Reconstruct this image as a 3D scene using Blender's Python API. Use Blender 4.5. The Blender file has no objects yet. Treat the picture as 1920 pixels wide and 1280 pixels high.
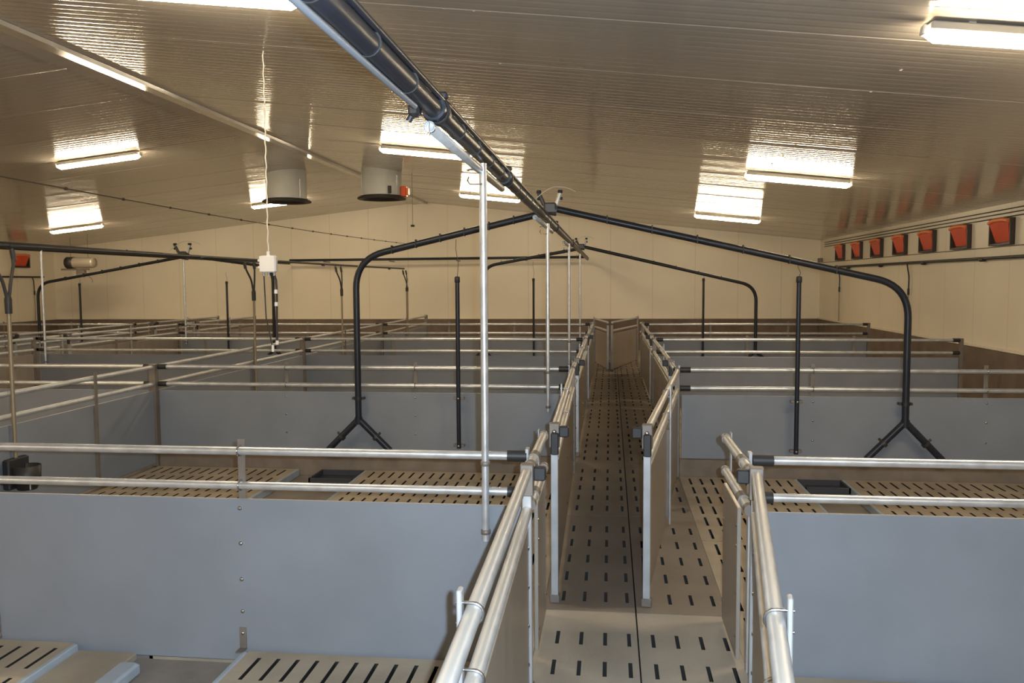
import bpy, math, random
from mathutils import Vector, Matrix
random.seed(7)
scene = bpy.context.scene
COL = scene.collection
PI = math.pi

# ------------------------------------------------------------------ materials
def new_mat(name):
    m = bpy.data.materials.new(name); m.use_nodes = True
    nt = m.node_tree
    b = nt.nodes['Principled BSDF']
    return m, nt, b

def mat(name, col, rough=.5, metal=0., var=.0, scale=6., bump=0., bscale=60., spec=.5, dust=None, stretch=None):
    """principled material with optional noise colour variation, fine bump and dust lying on up-facing faces"""
    m, nt, b = new_mat(name)
    b.inputs['Roughness'].default_value = rough
    b.inputs['Metallic'].default_value = metal
    b.inputs['Specular IOR Level'].default_value = spec
    b.inputs['Base Color'].default_value = (*col, 1)
    L = nt.links
    tc = nt.nodes.new('ShaderNodeTexCoord')
    vec = tc.outputs['Object']
    if stretch:
        mp = nt.nodes.new('ShaderNodeMapping'); mp.inputs['Scale'].default_value = stretch
        L.new(vec, mp.inputs['Vector']); vec = mp.outputs['Vector']
    out = None
    if var > 0:
        n = nt.nodes.new('ShaderNodeTexNoise'); n.inputs['Scale'].default_value = scale
        n.inputs['Detail'].default_value = 6; L.new(vec, n.inputs['Vector'])
        r = nt.nodes.new('ShaderNodeMapRange')
        r.inputs['From Min'].default_value = .3; r.inputs['From Max'].default_value = .7
        r.inputs['To Min'].default_value = 1 - var; r.inputs['To Max'].default_value = 1 + var
        L.new(n.outputs['Fac'], r.inputs['Value'])
        mx = nt.nodes.new('ShaderNodeVectorMath'); mx.operation = 'SCALE'
        mx.inputs[0].default_value = col
        L.new(r.outputs['Result'], mx.inputs['Scale'])
        out = mx.outputs['Vector']
        L.new(out, b.inputs['Base Color'])
        rr = nt.nodes.new('ShaderNodeMapRange')
        rr.inputs['To Min'].default_value = max(.05, rough - .08); rr.inputs['To Max'].default_value = min(1, rough + .1)
        L.new(n.outputs['Fac'], rr.inputs['Value']); L.new(rr.outputs['Result'], b.inputs['Roughness'])
    if dust:
        g = nt.nodes.new('ShaderNodeNewGeometry'); s = nt.nodes.new('ShaderNodeSeparateXYZ')
        L.new(g.outputs['Normal'], s.inputs[0])
        r = nt.nodes.new('ShaderNodeMapRange'); r.inputs['From Min'].default_value = .75; r.inputs['From Max'].default_value = .97
        L.new(s.outputs['Z'], r.inputs['Value'])
        mix = nt.nodes.new('ShaderNodeMix'); mix.data_type = 'RGBA'
        L.new(r.outputs['Result'], mix.inputs['Factor'])
        if out: L.new(out, mix.inputs['A'])
        else: mix.inputs['A'].default_value = (*col, 1)
        mix.inputs['B'].default_value = (*dust, 1)
        L.new(mix.outputs['Result'], b.inputs['Base Color'])
    if bump > 0:
        n2 = nt.nodes.new('ShaderNodeTexNoise'); n2.inputs['Scale'].default_value = bscale; n2.inputs['Detail'].default_value = 4
        L.new(vec, n2.inputs['Vector'])
        bp = nt.nodes.new('ShaderNodeBump'); bp.inputs['Strength'].default_value = bump; bp.inputs['Distance'].default_value = .01
        L.new(n2.outputs['Fac'], bp.inputs['Height']); L.new(bp.outputs['Normal'], b.inputs['Normal'])
    return m

def emit(name, col, strength):
    m, nt, b = new_mat(name)
    b.inputs['Base Color'].default_value = (.8, .8, .8, 1)
    b.inputs['Emission Color'].default_value = (*col, 1)
    b.inputs['Emission Strength'].default_value = strength
    return m

def ceiling_material():
    """coated metal sandwich sheet: shallow ribs running across the barn, a lipped joint every 1.35 m, glossy"""
    m, nt, b = new_mat('coated_ceiling_sheet'); L = nt.links
    b.inputs['Base Color'].default_value = (*CEIL_COL, 1)
    b.inputs['Roughness'].default_value = .11
    b.inputs['Specular IOR Level'].default_value = .62
    tc = nt.nodes.new('ShaderNodeTexCoord'); s = nt.nodes.new('ShaderNodeSeparateXYZ'); L.new(tc.outputs['Object'], s.inputs[0])
    def mth(op, a, c=None):
        n = nt.nodes.new('ShaderNodeMath'); n.operation = op
        for i, v in enumerate((a, c)):
            if v is None: continue
            if isinstance(v, (int, float)): n.inputs[i].default_value = v
            else: L.new(v, n.inputs[i])
        return n.outputs[0]
    y = s.outputs['Y']
    ribs = mth('POWER', mth('ABSOLUTE', mth('SINE', mth('MULTIPLY', y, PI / .12))), 9)
    fr = mth('FRACT', mth('DIVIDE', mth('ADD', y, 100 * 1.35 - 5.6), 1.35))
    lip = mth('SMOOTH_MIN', mth('MULTIPLY', mth('ABSOLUTE', mth('SUBTRACT', fr, .5)), 1.0), .5)
    lipm = mth('GREATER_THAN', mth('ABSOLUTE', mth('SUBTRACT', fr, .5)), .491)
    n = nt.nodes.new('ShaderNodeTexNoise'); n.inputs['Scale'].default_value = 1.3; n.inputs['Detail'].default_value = 3
    L.new(tc.outputs['Object'], n.inputs['Vector'])
    h = mth('ADD', mth('ADD', mth('MULTIPLY', ribs, -.0011), mth('MULTIPLY', mth('SINE', mth('MULTIPLY', y, 2 * PI / .043)), .00006)), mth('MULTIPLY', lipm, .0))
    h = mth('ADD', h, mth('MULTIPLY', n.outputs['Fac'], .002))
    bp = nt.nodes.new('ShaderNodeBump'); bp.inputs['Strength'].default_value = 1; bp.inputs['Distance'].default_value = 1
    L.new(h, bp.inputs['Height']); L.new(bp.outputs['Normal'], b.inputs['Normal'])
    return m

def wall_material(axis):
    """cream sandwich panels with a narrow vertical joint every 1.15 m"""
    m, nt, b = new_mat('cream_wall_panel'); L = nt.links
    b.inputs['Roughness'].default_value = .42
    tc = nt.nodes.new('ShaderNodeTexCoord'); s = nt.nodes.new('ShaderNodeSeparateXYZ'); L.new(tc.outputs['Object'], s.inputs[0])
    def mth(op, a, c):
        n = nt.nodes.new('ShaderNodeMath'); n.operation = op
        for i, v in enumerate((a, c)):
            if v is None: continue
            if isinstance(v, (int, float)): n.inputs[i].default_value = v
            else: L.new(v, n.inputs[i])
        return n.outputs[0]
    fr = mth('FRACT', mth('DIVIDE', mth('ADD', s.outputs[axis], 115.0), 1.15), None)
    j = mth('LESS_THAN', fr, .012)
    mix = nt.nodes.new('ShaderNodeMix'); mix.data_type = 'RGBA'
    L.new(j, mix.inputs['Factor'])
    n = nt.nodes.new('ShaderNodeTexNoise'); n.inputs['Scale'].default_value = .7; n.inputs['Detail'].default_value = 5
    L.new(tc.outputs['Object'], n.inputs['Vector'])
    r = nt.nodes.new('ShaderNodeMapRange'); r.inputs['To Min'].default_value = .86; r.inputs['To Max'].default_value = 1.06
    L.new(n.outputs['Fac'], r.inputs['Value'])
    vs = nt.nodes.new('ShaderNodeVectorMath'); vs.operation = 'SCALE'; vs.inputs[0].default_value = WALL_COL
    L.new(r.outputs['Result'], vs.inputs['Scale'])
    L.new(vs.outputs['Vector'], mix.inputs['A'])
    mix.inputs['B'].default_value = (WALL_COL[0] * .78, WALL_COL[1] * .76, WALL_COL[2] * .72, 1)
    L.new(mix.outputs['Result'], b.inputs['Base Color'])
    bp = nt.nodes.new('ShaderNodeBump'); bp.inputs['Strength'].default_value = .6; bp.inputs['Distance'].default_value = .004; bp.invert = True
    L.new(j, bp.inputs['Height']); L.new(bp.outputs['Normal'], b.inputs['Normal'])
    return m

CEIL_COL = (.49, .445, .39)
WALL_COL = (.84, .76, .61)
LAMP = 21.0
LAMP_COL = (1, .81, .54)
FLASH = 170.0
EXPOSURE = 2.2

M = {}
M['ceiling'] = ceiling_material()
M['wall_x'] = wall_material('X'); M['wall_y'] = wall_material('Y')
M['plinth'] = mat('brown_concrete_plinth', (.155, .115, .085), .75, var=.22, scale=3, bump=.15, bscale=30)
M['kerb'] = mat('brown_kerb_concrete', (.19, .15, .115), .8, var=.2, scale=5, bump=.2, bscale=40)
M['slat'] = mat('tan_slat_concrete', (.37, .305, .225), .62, var=.22, scale=2.2, bump=.25, bscale=70)
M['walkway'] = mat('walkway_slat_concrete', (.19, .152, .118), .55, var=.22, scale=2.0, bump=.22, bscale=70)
M['walkway_clean'] = mat('pale_walkway_concrete', (.33, .285, .23), .55, var=.14, scale=2.0, bump=.22, bscale=70)
M['channel'] = mat('grey_channel_concrete', (.23, .20, .17), .6, var=.25, scale=3, bump=.2)
M['edge'] = mat('grey_edge_rail', (.36, .40, .44), .4, var=.1)
M['grime_shade'] = mat('slot_grime_shade', (.025, .021, .018), .8)  # slot-wall grime, with the shade inside the slots put into its colour
M['pit'] = mat('dark_pit', (.012, .01, .009), .9)
M['panel'] = mat('blue_grey_plastic_panel', (.216, .231, .259), .42, var=.07, scale=2.2, spec=.4, dust=(.50, .43, .33))
M['gpanel'] = mat('grey_brown_passage_panel', (.27, .235, .20), .34, var=.12, scale=2.5, dust=(.5, .44, .34), stretch=(3, 3, .5))
M['steel'] = mat('galvanised_steel', (.66, .68, .71), .33, metal=.7, var=.13, scale=14, stretch=None)
M['dsteel'] = mat('dull_galvanised_pipe', (.53, .54, .55), .42, metal=.45, var=.13, scale=12, dust=(.56, .54, .50))
M['bar'] = mat('galvanised_flat_bar', (.21, .18, .155), .5, metal=.4, var=.15, scale=9)
M['post'] = mat('zinc_post', (.44, .44, .45), .42, metal=.5, var=.1, scale=9)
M['bolt'] = mat('bright_bolt', (.42, .42, .42), .22, metal=.95)
M['black'] = mat('black_rubber', (.022, .021, .022), .5)
M['pipe'] = mat('dark_grey_plastic_pipe', (.018, .020, .028), .34, spec=.35, var=.15, scale=8, dust=(.028, .026, .025))
M['hose'] = mat('black_hose', (.03, .028, .027), .5)
M['clear'] = mat('clear_tube', (.55, .52, .46), .3)
M['valve'] = mat('dark_valve_body', (.06, .058, .06), .4)
M['whitep'] = mat('white_plastic', (.82, .81, .79), .4)
M['rope'] = mat('white_cord', (.74, .70, .62), .7)
M['brass'] = mat('tan_drinker_pipe', (.30, .24, .16), .45, metal=.4)
M['duct'] = mat('grey_duct', (.58, .58, .53), .4, var=.08, scale=3)
M['flange'] = mat('dark_flange', (.035, .03, .028), .5)
M['orange'] = mat('orange_plastic', (.75, .10, .02), .4)
M['red'] = mat('red_flap_plastic', (.72, .075, .022), .38, var=.08, scale=5)
M['redlip'] = mat('light_orange_lip', (.9, .25, .08), .4)
M['frame'] = mat('dark_inlet_frame', (.05, .033, .025), .5)
M['fixture'] = mat('grey_lamp_base', (.42, .39, .33), .5)
M['glow'] = emit('lit_lamp_diffuser', LAMP_COL, LAMP)
M['cap'] = mat('white_lamp_end', (.8, .76, .68), .4)
M['ridge'] = mat('cream_ridge_capping', (.49, .445, .39), .15, var=.04)
M['heater'] = mat('steel_heater_case', (.50, .44, .36), .35, metal=.4)
M['trough'] = mat('dark_trough', (.04, .04, .048), .5)
M['bluetube'] = mat('pale_blue_hose', (.20, .215, .24), .4)
M['wire'] = mat('dark_wire', (.07, .055, .04), .5)

# ------------------------------------------------------------------ mesh building
class MB:
    def __init__(s): s.v = []; s.f = []; s.sm = []; s.mi = []; s.extra = []
    def add(s, vs, fs, smooth=False, mi=0):
        o = len(s.v); s.v += [tuple(p) for p in vs]
        s.f += [tuple(i + o for i in f) for f in fs]; s.sm += [smooth] * len(fs); s.mi += [mi] * len(fs); return s
    def box(s, x0, x1, y0, y1, z0, z1, bev=0.):
        if bev <= 0:
            v = [(x, y, z) for z in (z0, z1) for y in (y0, y1) for x in (x0, x1)]
            return s.add(v, [(0, 2, 3, 1), (4, 5, 7, 6), (0, 1, 5, 4), (2, 6, 7, 3), (0, 4, 6, 2), (1, 3, 7, 5)])
        b = bev; rings = []
        def ring(z, i):
            return [(x0 + i + (b - i) * 0, y0 + b, z)]
        # chamfered along all vertical and horizontal edges
        def loop(z, d):
            a, c, e, g = x0 + d, x1 - d, y0 + d, y1 - d
            k = b
            return [(a + k, e, z), (c - k, e, z), (c, e + k, z), (c, g - k, z), (c - k, g, z), (a + k, g, z), (a, g - k, z), (a, e + k, z)]
        lv = [loop(z0, b), loop(z0 + b, 0), loop(z1 - b, 0), loop(z1, b)]
        v = [p for l in lv for p in l]; f = []
        for k in range(3):
            for i in range(8):
                j = (i + 1) % 8
                f.append((k * 8 + i, k * 8 + j, k * 8 + 8 + j, k * 8 + 8 + i))
        f.append(tuple(range(7, -1, -1))); f.append(tuple(range(24, 32)))
        return s.add(v, f)
    def tube(s, pts, r, n=12, caps=True, hollow=0.):
        pts = [Vector(p) for p in pts]; N = len(pts)
        rs = r if isinstance(r, (list, tuple)) else [r] * N
        t0 = (pts[1] - pts[0]).normalized()
        up = Vector((0, 0, 1)) if abs(t0.z) < .9 else Vector((0, 1, 0))
        u = t0.cross(up).normalized(); w = u.cross(t0).normalized()
        V = []; prev = t0
        for i, p in enumerate(pts):
            if i == 0: t = t0
            elif i == N - 1: t = (pts[i] - pts[i - 1]).normalized()
            else: t = ((pts[i + 1] - pts[i]).normalized() + (pts[i] - pts[i - 1]).normalized()).normalized()
            q = prev.rotation_difference(t); u = q @ u; w = q @ w; prev = t
            V += [p + (u * math.cos(2 * PI * k / n) + w * math.sin(2 * PI * k / n)) * rs[i] for k in range(n)]
        F = [(i * n + k, i * n + (k + 1) % n, (i + 1) * n + (k + 1) % n, (i + 1) * n + k) for i in range(N - 1) for k in range(n)]
        s.add(V, [f[::-1] for f in F], True)
        if caps:
            s.add(V[:n], [tuple(range(n))]); s.add(V[-n:], [tuple(range(n - 1, -1, -1))])
        return s
    def lathe(s, prof, c=(0, 0, 0), n=32, axis='z', smooth=True):
        V = []
        for r, h in prof:
            for k in range(n):
                a = 2 * PI * k / n; x, y = r * math.cos(a), r * math.sin(a)
                p = (x, y, h) if axis == 'z' else (h, x, y) if axis == 'x' else (x, h, y)
                V.append((p[0] + c[0], p[1] + c[1], p[2] + c[2]))
        F = [(i * n + k, i * n + (k + 1) % n, (i + 1) * n + (k + 1) % n, (i + 1) * n + k) for i in range(len(prof) - 1) for k in range(n)]
        return s.add(V, F, smooth)
    def dome(s, c, r, axis=(0, -1, 0), n=10, k=.6):
        a = Vector(axis).normalized(); q = Vector((0, 0, 1)).rotation_difference(a); V = []; rows = 4
        for i in range(rows):
            t = i / (rows - 1) * PI / 2
            for j in range(n):
                ph = 2 * PI * j / n
                V.append(Vector(c) + q @ Vector((r * math.cos(t) * math.cos(ph) + (1e-5 if i == rows - 1 else 0), r * math.cos(t) * math.sin(ph), r * k * math.sin(t))))
        F = [(i * n + j, i * n + (j + 1) % n, (i + 1) * n + (j + 1) % n, (i + 1) * n + j) for i in range(rows - 1) for j in range(n)]
        return s.add(V, F, True)
    def shift(s, d):
        s.v = [(p[0] + d[0], p[1] + d[1], p[2] + d[2]) for p in s.v]; return s
    def build(s, name, m, parent=None):
        me = bpy.data.meshes.new(name)
        me.from_pydata(s.v, [], s.f); me.polygons.foreach_set('use_smooth', s.sm)
        me.materials.append(m)
        for e in s.extra: me.materials.append(e)
        me.polygons.foreach_set('material_index', s.mi); me.update()
        o = bpy.data.objects.new(name, me); COL.objects.link(o)
        if parent: o.parent = parent
        return o

def rounded(pts, r, k=8):
    """polyline with its inner corners turned into arcs"""
    pts = [Vector(p) for p in pts]; out = [pts[0]]
    for i in range(1, len(pts) - 1):
        a, b, c = pts[i - 1], pts[i], pts[i + 1]
        d1, d2 = (a - b), (c - b); l = min(r, d1.length * .49, d2.length * .49)
        p, q = b + d1.normalized() * l, b + d2.normalized() * l
        for j in range(k + 1):
            t = j / k; out.append(p * (1 - t) ** 2 + b * 2 * t * (1 - t) + q * t ** 2)
    out.append(pts[-1]); return out

def tag(o, label, cat, group=None, kind=None):
    if label: o['label'] = label
    if cat: o['category'] = cat
    if group: o['group'] = group
    if kind: o['kind'] = kind
    return o
def thing(name, label, cat, loc=(0, 0, 0), rz=0., group=None):
    o = bpy.data.objects.new(name, None); COL.objects.link(o); o.empty_display_size = .1
    o.location = loc; o.rotation_euler = (0, 0, rz)
    return tag(o, label, cat, group)
def copy_tree(o, parent=None):
    c = o.copy(); COL.objects.link(c)
    if parent: c.parent = parent
    for ch in list(o.children): copy_tree(ch, c)
    return c
def struct(name, mb, m):
    o = mb.build(name, m); o['kind'] = 'structure'; return o

# ------------------------------------------------------------------ dimensions of the barn
XL, XR, YB, YF = -16.6, 5.62, 23.5, -3.2
RX, RZ, EZ = -5.36, 4.18, 2.98
ZR, ZL, ZP = 1.043, .863, .794          # upper rail, lower rail, panel top
D = [4.07, 8.245, 12.52, 17.03]
CL, CR = -.37, .64                        # passage sides
OFF = -9.85                               # second passage lies this far to the left
LD = -4.74                                # long divider between the two blocks
def ceil_z(x): return RZ + (EZ - RZ) * ((x - RX) / (XR - RX) if x > RX else (x - RX) / (XL - RX))

# ------------------------------------------------------------------ room shell
mb = MB()
T = .12
for xa, xb in ((XL, RX), (RX, XR)):
    za, zb = ceil_z(xa) if xa != RX else RZ, ceil_z(xb) if xb != RX else RZ
    if xa == XL: za = EZ
    vs = [(xa, YF, za), (xb, YF, zb), (xb, YB, zb), (xa, YB, za)]
    vs += [(p[0], p[1], p[2] + T) for p in vs]
    mb.add(vs, [(0, 3, 2, 1), (4, 5, 6, 7), (0, 1, 5, 4), (1, 2, 6, 5), (2, 3, 7, 6), (3, 0, 4, 7)])
for k in range(-6, 14):
    y = 5.6 + 1.35 * k
    for xa, xb in ((XL, RX), (RX, XR)):
        za, zb = ceil_z(xa), ceil_z(xb)
        prof = [(-.012, .002), (-.008, -.0015), (0, -.003), (.008, -.0015), (.012, .002)]
        mb.add([(x, y + a, z + c) for x, z in ((xa, za), (xb, zb)) for a, c in prof], [(i, i + 1, i + 6, i + 5) for i in range(4)], True)
for k in range(12):
    y = 5.6 + .675 * k
    mb.dome((2.02, y, ceil_z(2.02) - .002), .014, (0, 0, -1))
    if k % 2 == 0: mb.dome((-.9, y, ceil_z(-.9) - .002), .012, (0, 0, -1))
struct('ceiling', mb, M['ceiling'])
def gable(y0, y1):
    p = [(XL, 0), (XR, 0), (XR, EZ), (RX, RZ), (XL, EZ)]
    v = [(x, y0, z) for x, z in p] + [(x, y1, z) for x, z in p]
    return MB().add(v, [(0, 1, 2, 3, 4), (9, 8, 7, 6, 5)] + [(i, (i + 5), 5 + (i + 1) % 5, (i + 1) % 5) for i in range(5)])
struct('wall_back', gable(YB, YB + .12), M['wall_x'])
struct('wall_front', gable(YF - .12, YF), M['wall_x'])
struct('wall_right', MB().box(XR, XR + .12, YF, YB, -.6, EZ), M['wall_y'])
struct('wall_left', MB().box(XL - .12, XL, YF, YB, -.6, EZ), M['wall_y'])
struct('baseboard_back', MB().box(XL, XR, YB - .05, YB, 0, .87, .008), M['plinth'])
struct('baseboard_right', MB().box(XR - .05, XR, YF, YB - .05, 0, .87, .008), M['plinth'])
struct('baseboard_left', MB().box(XL, XL + .05, YF, YB - .05, 0, .87, .008), M['plinth'])
# ridge capping: a folded strip under the ridge
mb = MB()
w = .21
prof = [(-w, ceil_z(RX - w) - .002), (-w + .012, ceil_z(RX - w) - .04), (0, RZ - .04), (w - .012, ceil_z(RX + w) - .04), (w, ceil_z(RX + w) - .002)]
v = [(RX + x, y, z) for y in (YF, YB) for x, z in prof]
mb.add(v, [(i, i + 5, i + 6, i + 1) for i in range(4)] + [(0, 1, 2, 3, 4), (9, 8, 7, 6, 5)])
struct('trim_1', mb, M['ridge'])
# narrow cream trim where wall panels meet the plinth
struct('trim_2', MB().box(XR - .065, XR, YF, YB - .06, .87, .905, .006), M['wall_y'])
struct('trim_3', MB().box(XL + .06, XR - .07, YB - .062, YB, .87, .895, .006), M['wall_x'])
for i, y in enumerate((D[1], D[3])):
    for xa, xb in ((CR + .03, XR - .05), (LD + .03, CL - .03), (OFF + CR + .03, LD - .03), (XL + .05, OFF + CL - .03)):
        struct('trim_%d' % (4 + i), MB().box(xa, xb, y - .04, y + .06, -.08, .165, .01), M['kerb'])

# ------------------------------------------------------------------ floors
def slat_patch(mb, x0, x1, y0, y1, cols, rows, sw, sl, z=0., th=.16):
    """a slab with real slots: cols = slot centre x, rows = slot centre y"""
    xs = [x0]; hole_c = []
    for c in cols:
        xs += [c - sw / 2, c + sw / 2]
    xs.append(x1)
    ys = [y0]
    for r in rows: ys += [r - sl / 2, r + sl / 2]
    ys.append(y1)
    nx, ny = len(xs), len(ys)
    V = [(x, y, z) for y in ys for x in xs]; F = []; HV = []; HF = []
    for j in range(ny - 1):
        for i in range(nx - 1):
            if i % 2 == 1 and j % 2 == 1:
                a, b, c, d = xs[i], xs[i + 1], ys[j], ys[j + 1]
                k = len(HV); HV += [(a, c, z), (b, c, z), (b, d, z), (a, d, z), (a - .03, c - .05, z - th), (b + .03, c - .05, z - th), (b + .03, d + .05, z - th), (a - .03, d + .05, z - th)]
                HF += [(k, k + 4, k + 5, k + 1), (k + 1, k + 5, k + 6, k + 2), (k + 2, k + 6, k + 7, k + 3), (k + 3, k + 7, k + 4, k)]
            else:
                F.append((j * nx + i, j * nx + i + 1, (j + 1) * nx + i + 1, (j + 1) * nx + i))
    k = len(V)
    V += [(x0, y0, z), (x1, y0, z), (x1, y1, z), (x0, y1, z), (x0, y0, z - th), (x1, y0, z - th), (x1, y1, z - th), (x0, y1, z - th)]
    F += [(k, k + 4, k + 5, k + 1), (k + 1, k + 5, k + 6, k + 2), (k + 2, k + 6, k + 7, k + 3), (k + 3, k + 7, k + 4, k)]
    mb.add(V, F); mb.add(HV, HF, False, 1); mb.extra = [M['grime_shade']]
def rng(a, b, step):
    out = []
    while a < b - 1e-6: out.append(a); a += step
    return out
# passage floors (slabs two metres long, a crack along the middle)
for ox in (0, OFF):
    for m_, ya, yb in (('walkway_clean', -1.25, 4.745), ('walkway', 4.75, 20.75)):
        mb = MB(); y = ya
        while y < yb - .1:
            yt = min(y + 2.0, yb)
            rows = [r for r in rng(y + .22, yt - .1, .35)][:5]
            slat_patch(mb, ox + CL - .018, ox + .146, y, yt - .005, [ox - .277 + .1265 * k for k in range(4)], rows, .02, .16)
            slat_patch(mb, ox + .154, ox + CR + .028, y, yt - .005, [ox + .229 + .1265 * k for k in range(4)], rows, .02, .16)
            y = yt
        struct('floor', mb, M[m_])
    struct('floor', MB().box(ox + CL + .01, ox + CR + .02, 20.76, YB - .05, -.09, 0), M['walkway'])
def pen_floor(xa, xb, ya, yb, m_='slat'):
    mb = MB(); y = ya
    while y < yb - .1:
        yt = min(y + 2.05, yb)
        rows = [yt - .195 - .335 * k for k in range(6) if yt - .195 - .335 * k > y + .14][::-1]
        slat_patch(mb, xa, xb, y, yt - .006, rng(xa + .09, xb - .05, .102), rows, .0205, .235)
        y = yt
    struct('floor', mb, M[m_])
# pens beside the main passage, between camera and second divider: slats either side of a sunken channel
for ya, yb, chL, chR in ((-1.0, D[0] - .03, (-2.83, -1.86), (2.3, 2.75)), (D[0] + .03, D[1] - .05, (-3.2, -2.45), (1.75, 2.22))):
    pen_floor(LD + .03, chL[0], ya, yb); pen_floor(chL[1], CL - .02, ya, yb)
    pen_floor(CR + .03, chR[0], ya, yb); pen_floor(chR[1], XR - .05, ya, yb)
    for a, b in (chL, chR):
        struct('floor', MB().box(a - .02, b + .02, ya, yb, -.14, -.07), M['channel'])
        struct('trim_6', MB().box(a, a + .03, ya, yb - .02, -.07, .004, .006), M['edge'])
        struct('trim_6', MB().box(b - .03, b, ya, yb - .02, -.07, .004, .006), M['edge'])
struct('floor', MB().box(-2.8, -2.47, -1.0, D[0] - .05, -.07, -.03, .006), M['slat'])
struct('trim_7', MB().box(-2.469, -2.36, -1.0, D[0] - .2, -.07, -.005, .012), M['edge'])
# all other pens
for xa, xb, ya, yb in ((LD + .03, CL - .02, D[1] + .06, YB - .05), (CR + .03, XR - .05, D[1] + .06, YB - .05),
                       (OFF + CR + .03, LD - .03, -1.0, YB - .05), (XL + .05, OFF + CL - .02, -1.0, YB - .05)):
    struct('floor', MB().box(xa, xb, ya, yb, -.09, 0), M['slat'])
struct('floor', MB().box(XL, XR, YF, YB, -.7, -.6), M['pit'])
struct('floor', MB().box(XL, XR, YF, -1.26, -.09, 0), M['walkway_clean'])

# ------------------------------------------------------------------ fences
def u_bolt(parent, x, y, z, r, d=1, m='bolt'):
    """loop of round bar round a rail running along x, legs through the flat bar at +y*d"""
    n = 10; R = r + .004
    pts = [(x, y + d * (R + .018), z + R)] + [(x, y - d * R * math.sin(PI * k / n), z + R * math.cos(PI * k / n)) for k in range(n + 1)] + [(x, y + d * (R + .018), z - R)]
    MB().tube(pts, .0045, 6).build('u_bolt', M[m], parent)

def fence(name, label, cat, loc, rz, L, z0=.03, posts=(), caps=(0, 0), rails=True, pm='panel', rm='steel', r=.021, back=1,
          bolts=True, ends=(), mesh_front=-1, group=None, feet=False, fine=True, railx=None, wide=.04):
    """straight stretch of pen fence along local +x: plastic panel below two rails, flat bars behind (side back)"""
    t = thing(name, label, cat, loc, rz, group)
    th = .02
    MB().box(.0, L, -th / 2, th / 2, z0, ZP, .004).build('panel', M[pm], t)
    a, b = railx or (.0, L)
    for z in (ZR, ZL):
        ro = MB().tube([(a, 0, z), (b, 0, z)], r, 14).build('rail', M[rm], t)
        for k, x, sgn in ((0, a, 1), (1, b, -1)):
            if caps[k]:
                MB().tube([(x - sgn * .012, 0, z), (x + sgn * .085, 0, z)], r + .007, 14).build('rail_cap', M['black'], ro)
    yb = back * (r + .004)
    for x in posts:
        p = MB().box(x - wide / 2, x + wide / 2, min(yb, yb + back * .007), max(yb, yb + back * .007), max(.0, z0 - .03), ZR + .055, .0015)
        po = p.build('post', M['bar'], t)
        MB().box(x - wide / 2, x + wide / 2, min(back * th / 2, yb), max(back * th / 2, yb), z0 + .02, ZP - .03).build('spacer', M['bar'], po)
        if fine:
            for z in (ZR, ZL): u_bolt(po, x, 0, z, r, back)
        if bolts:
            for z in (.745, .56, .37, .20):
                if z > z0 + .02: MB().dome((x, -back * (th / 2), z), .0115, (0, -back, 0)).build('bolt', M['bolt'], t)
        if feet:
            f = MB().box(x - .019, x + .019, -back * (th / 2 + .006) if back > 0 else th / 2, -back * th / 2 if back > 0 else th / 2 + .006, .0, .115, .001)
            f.box(x - .019, x + .019, min(-back * .07, -back * th / 2), max(-back * .07, -back * th / 2), -.0, .006)
            fo = f.build('foot_bracket', M['bar'], t)
            MB().dome((x, -back * (th / 2 + .006), .085), .010, (0, -back, 0)).build('bolt', M['bolt'], fo)
    for x, wdt, h in ends:
        MB().box(x - wdt / 2, x + wdt / 2, -.025, .025, 0, h, .003).build('end_post', M['bar'], t)
    return t

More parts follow.
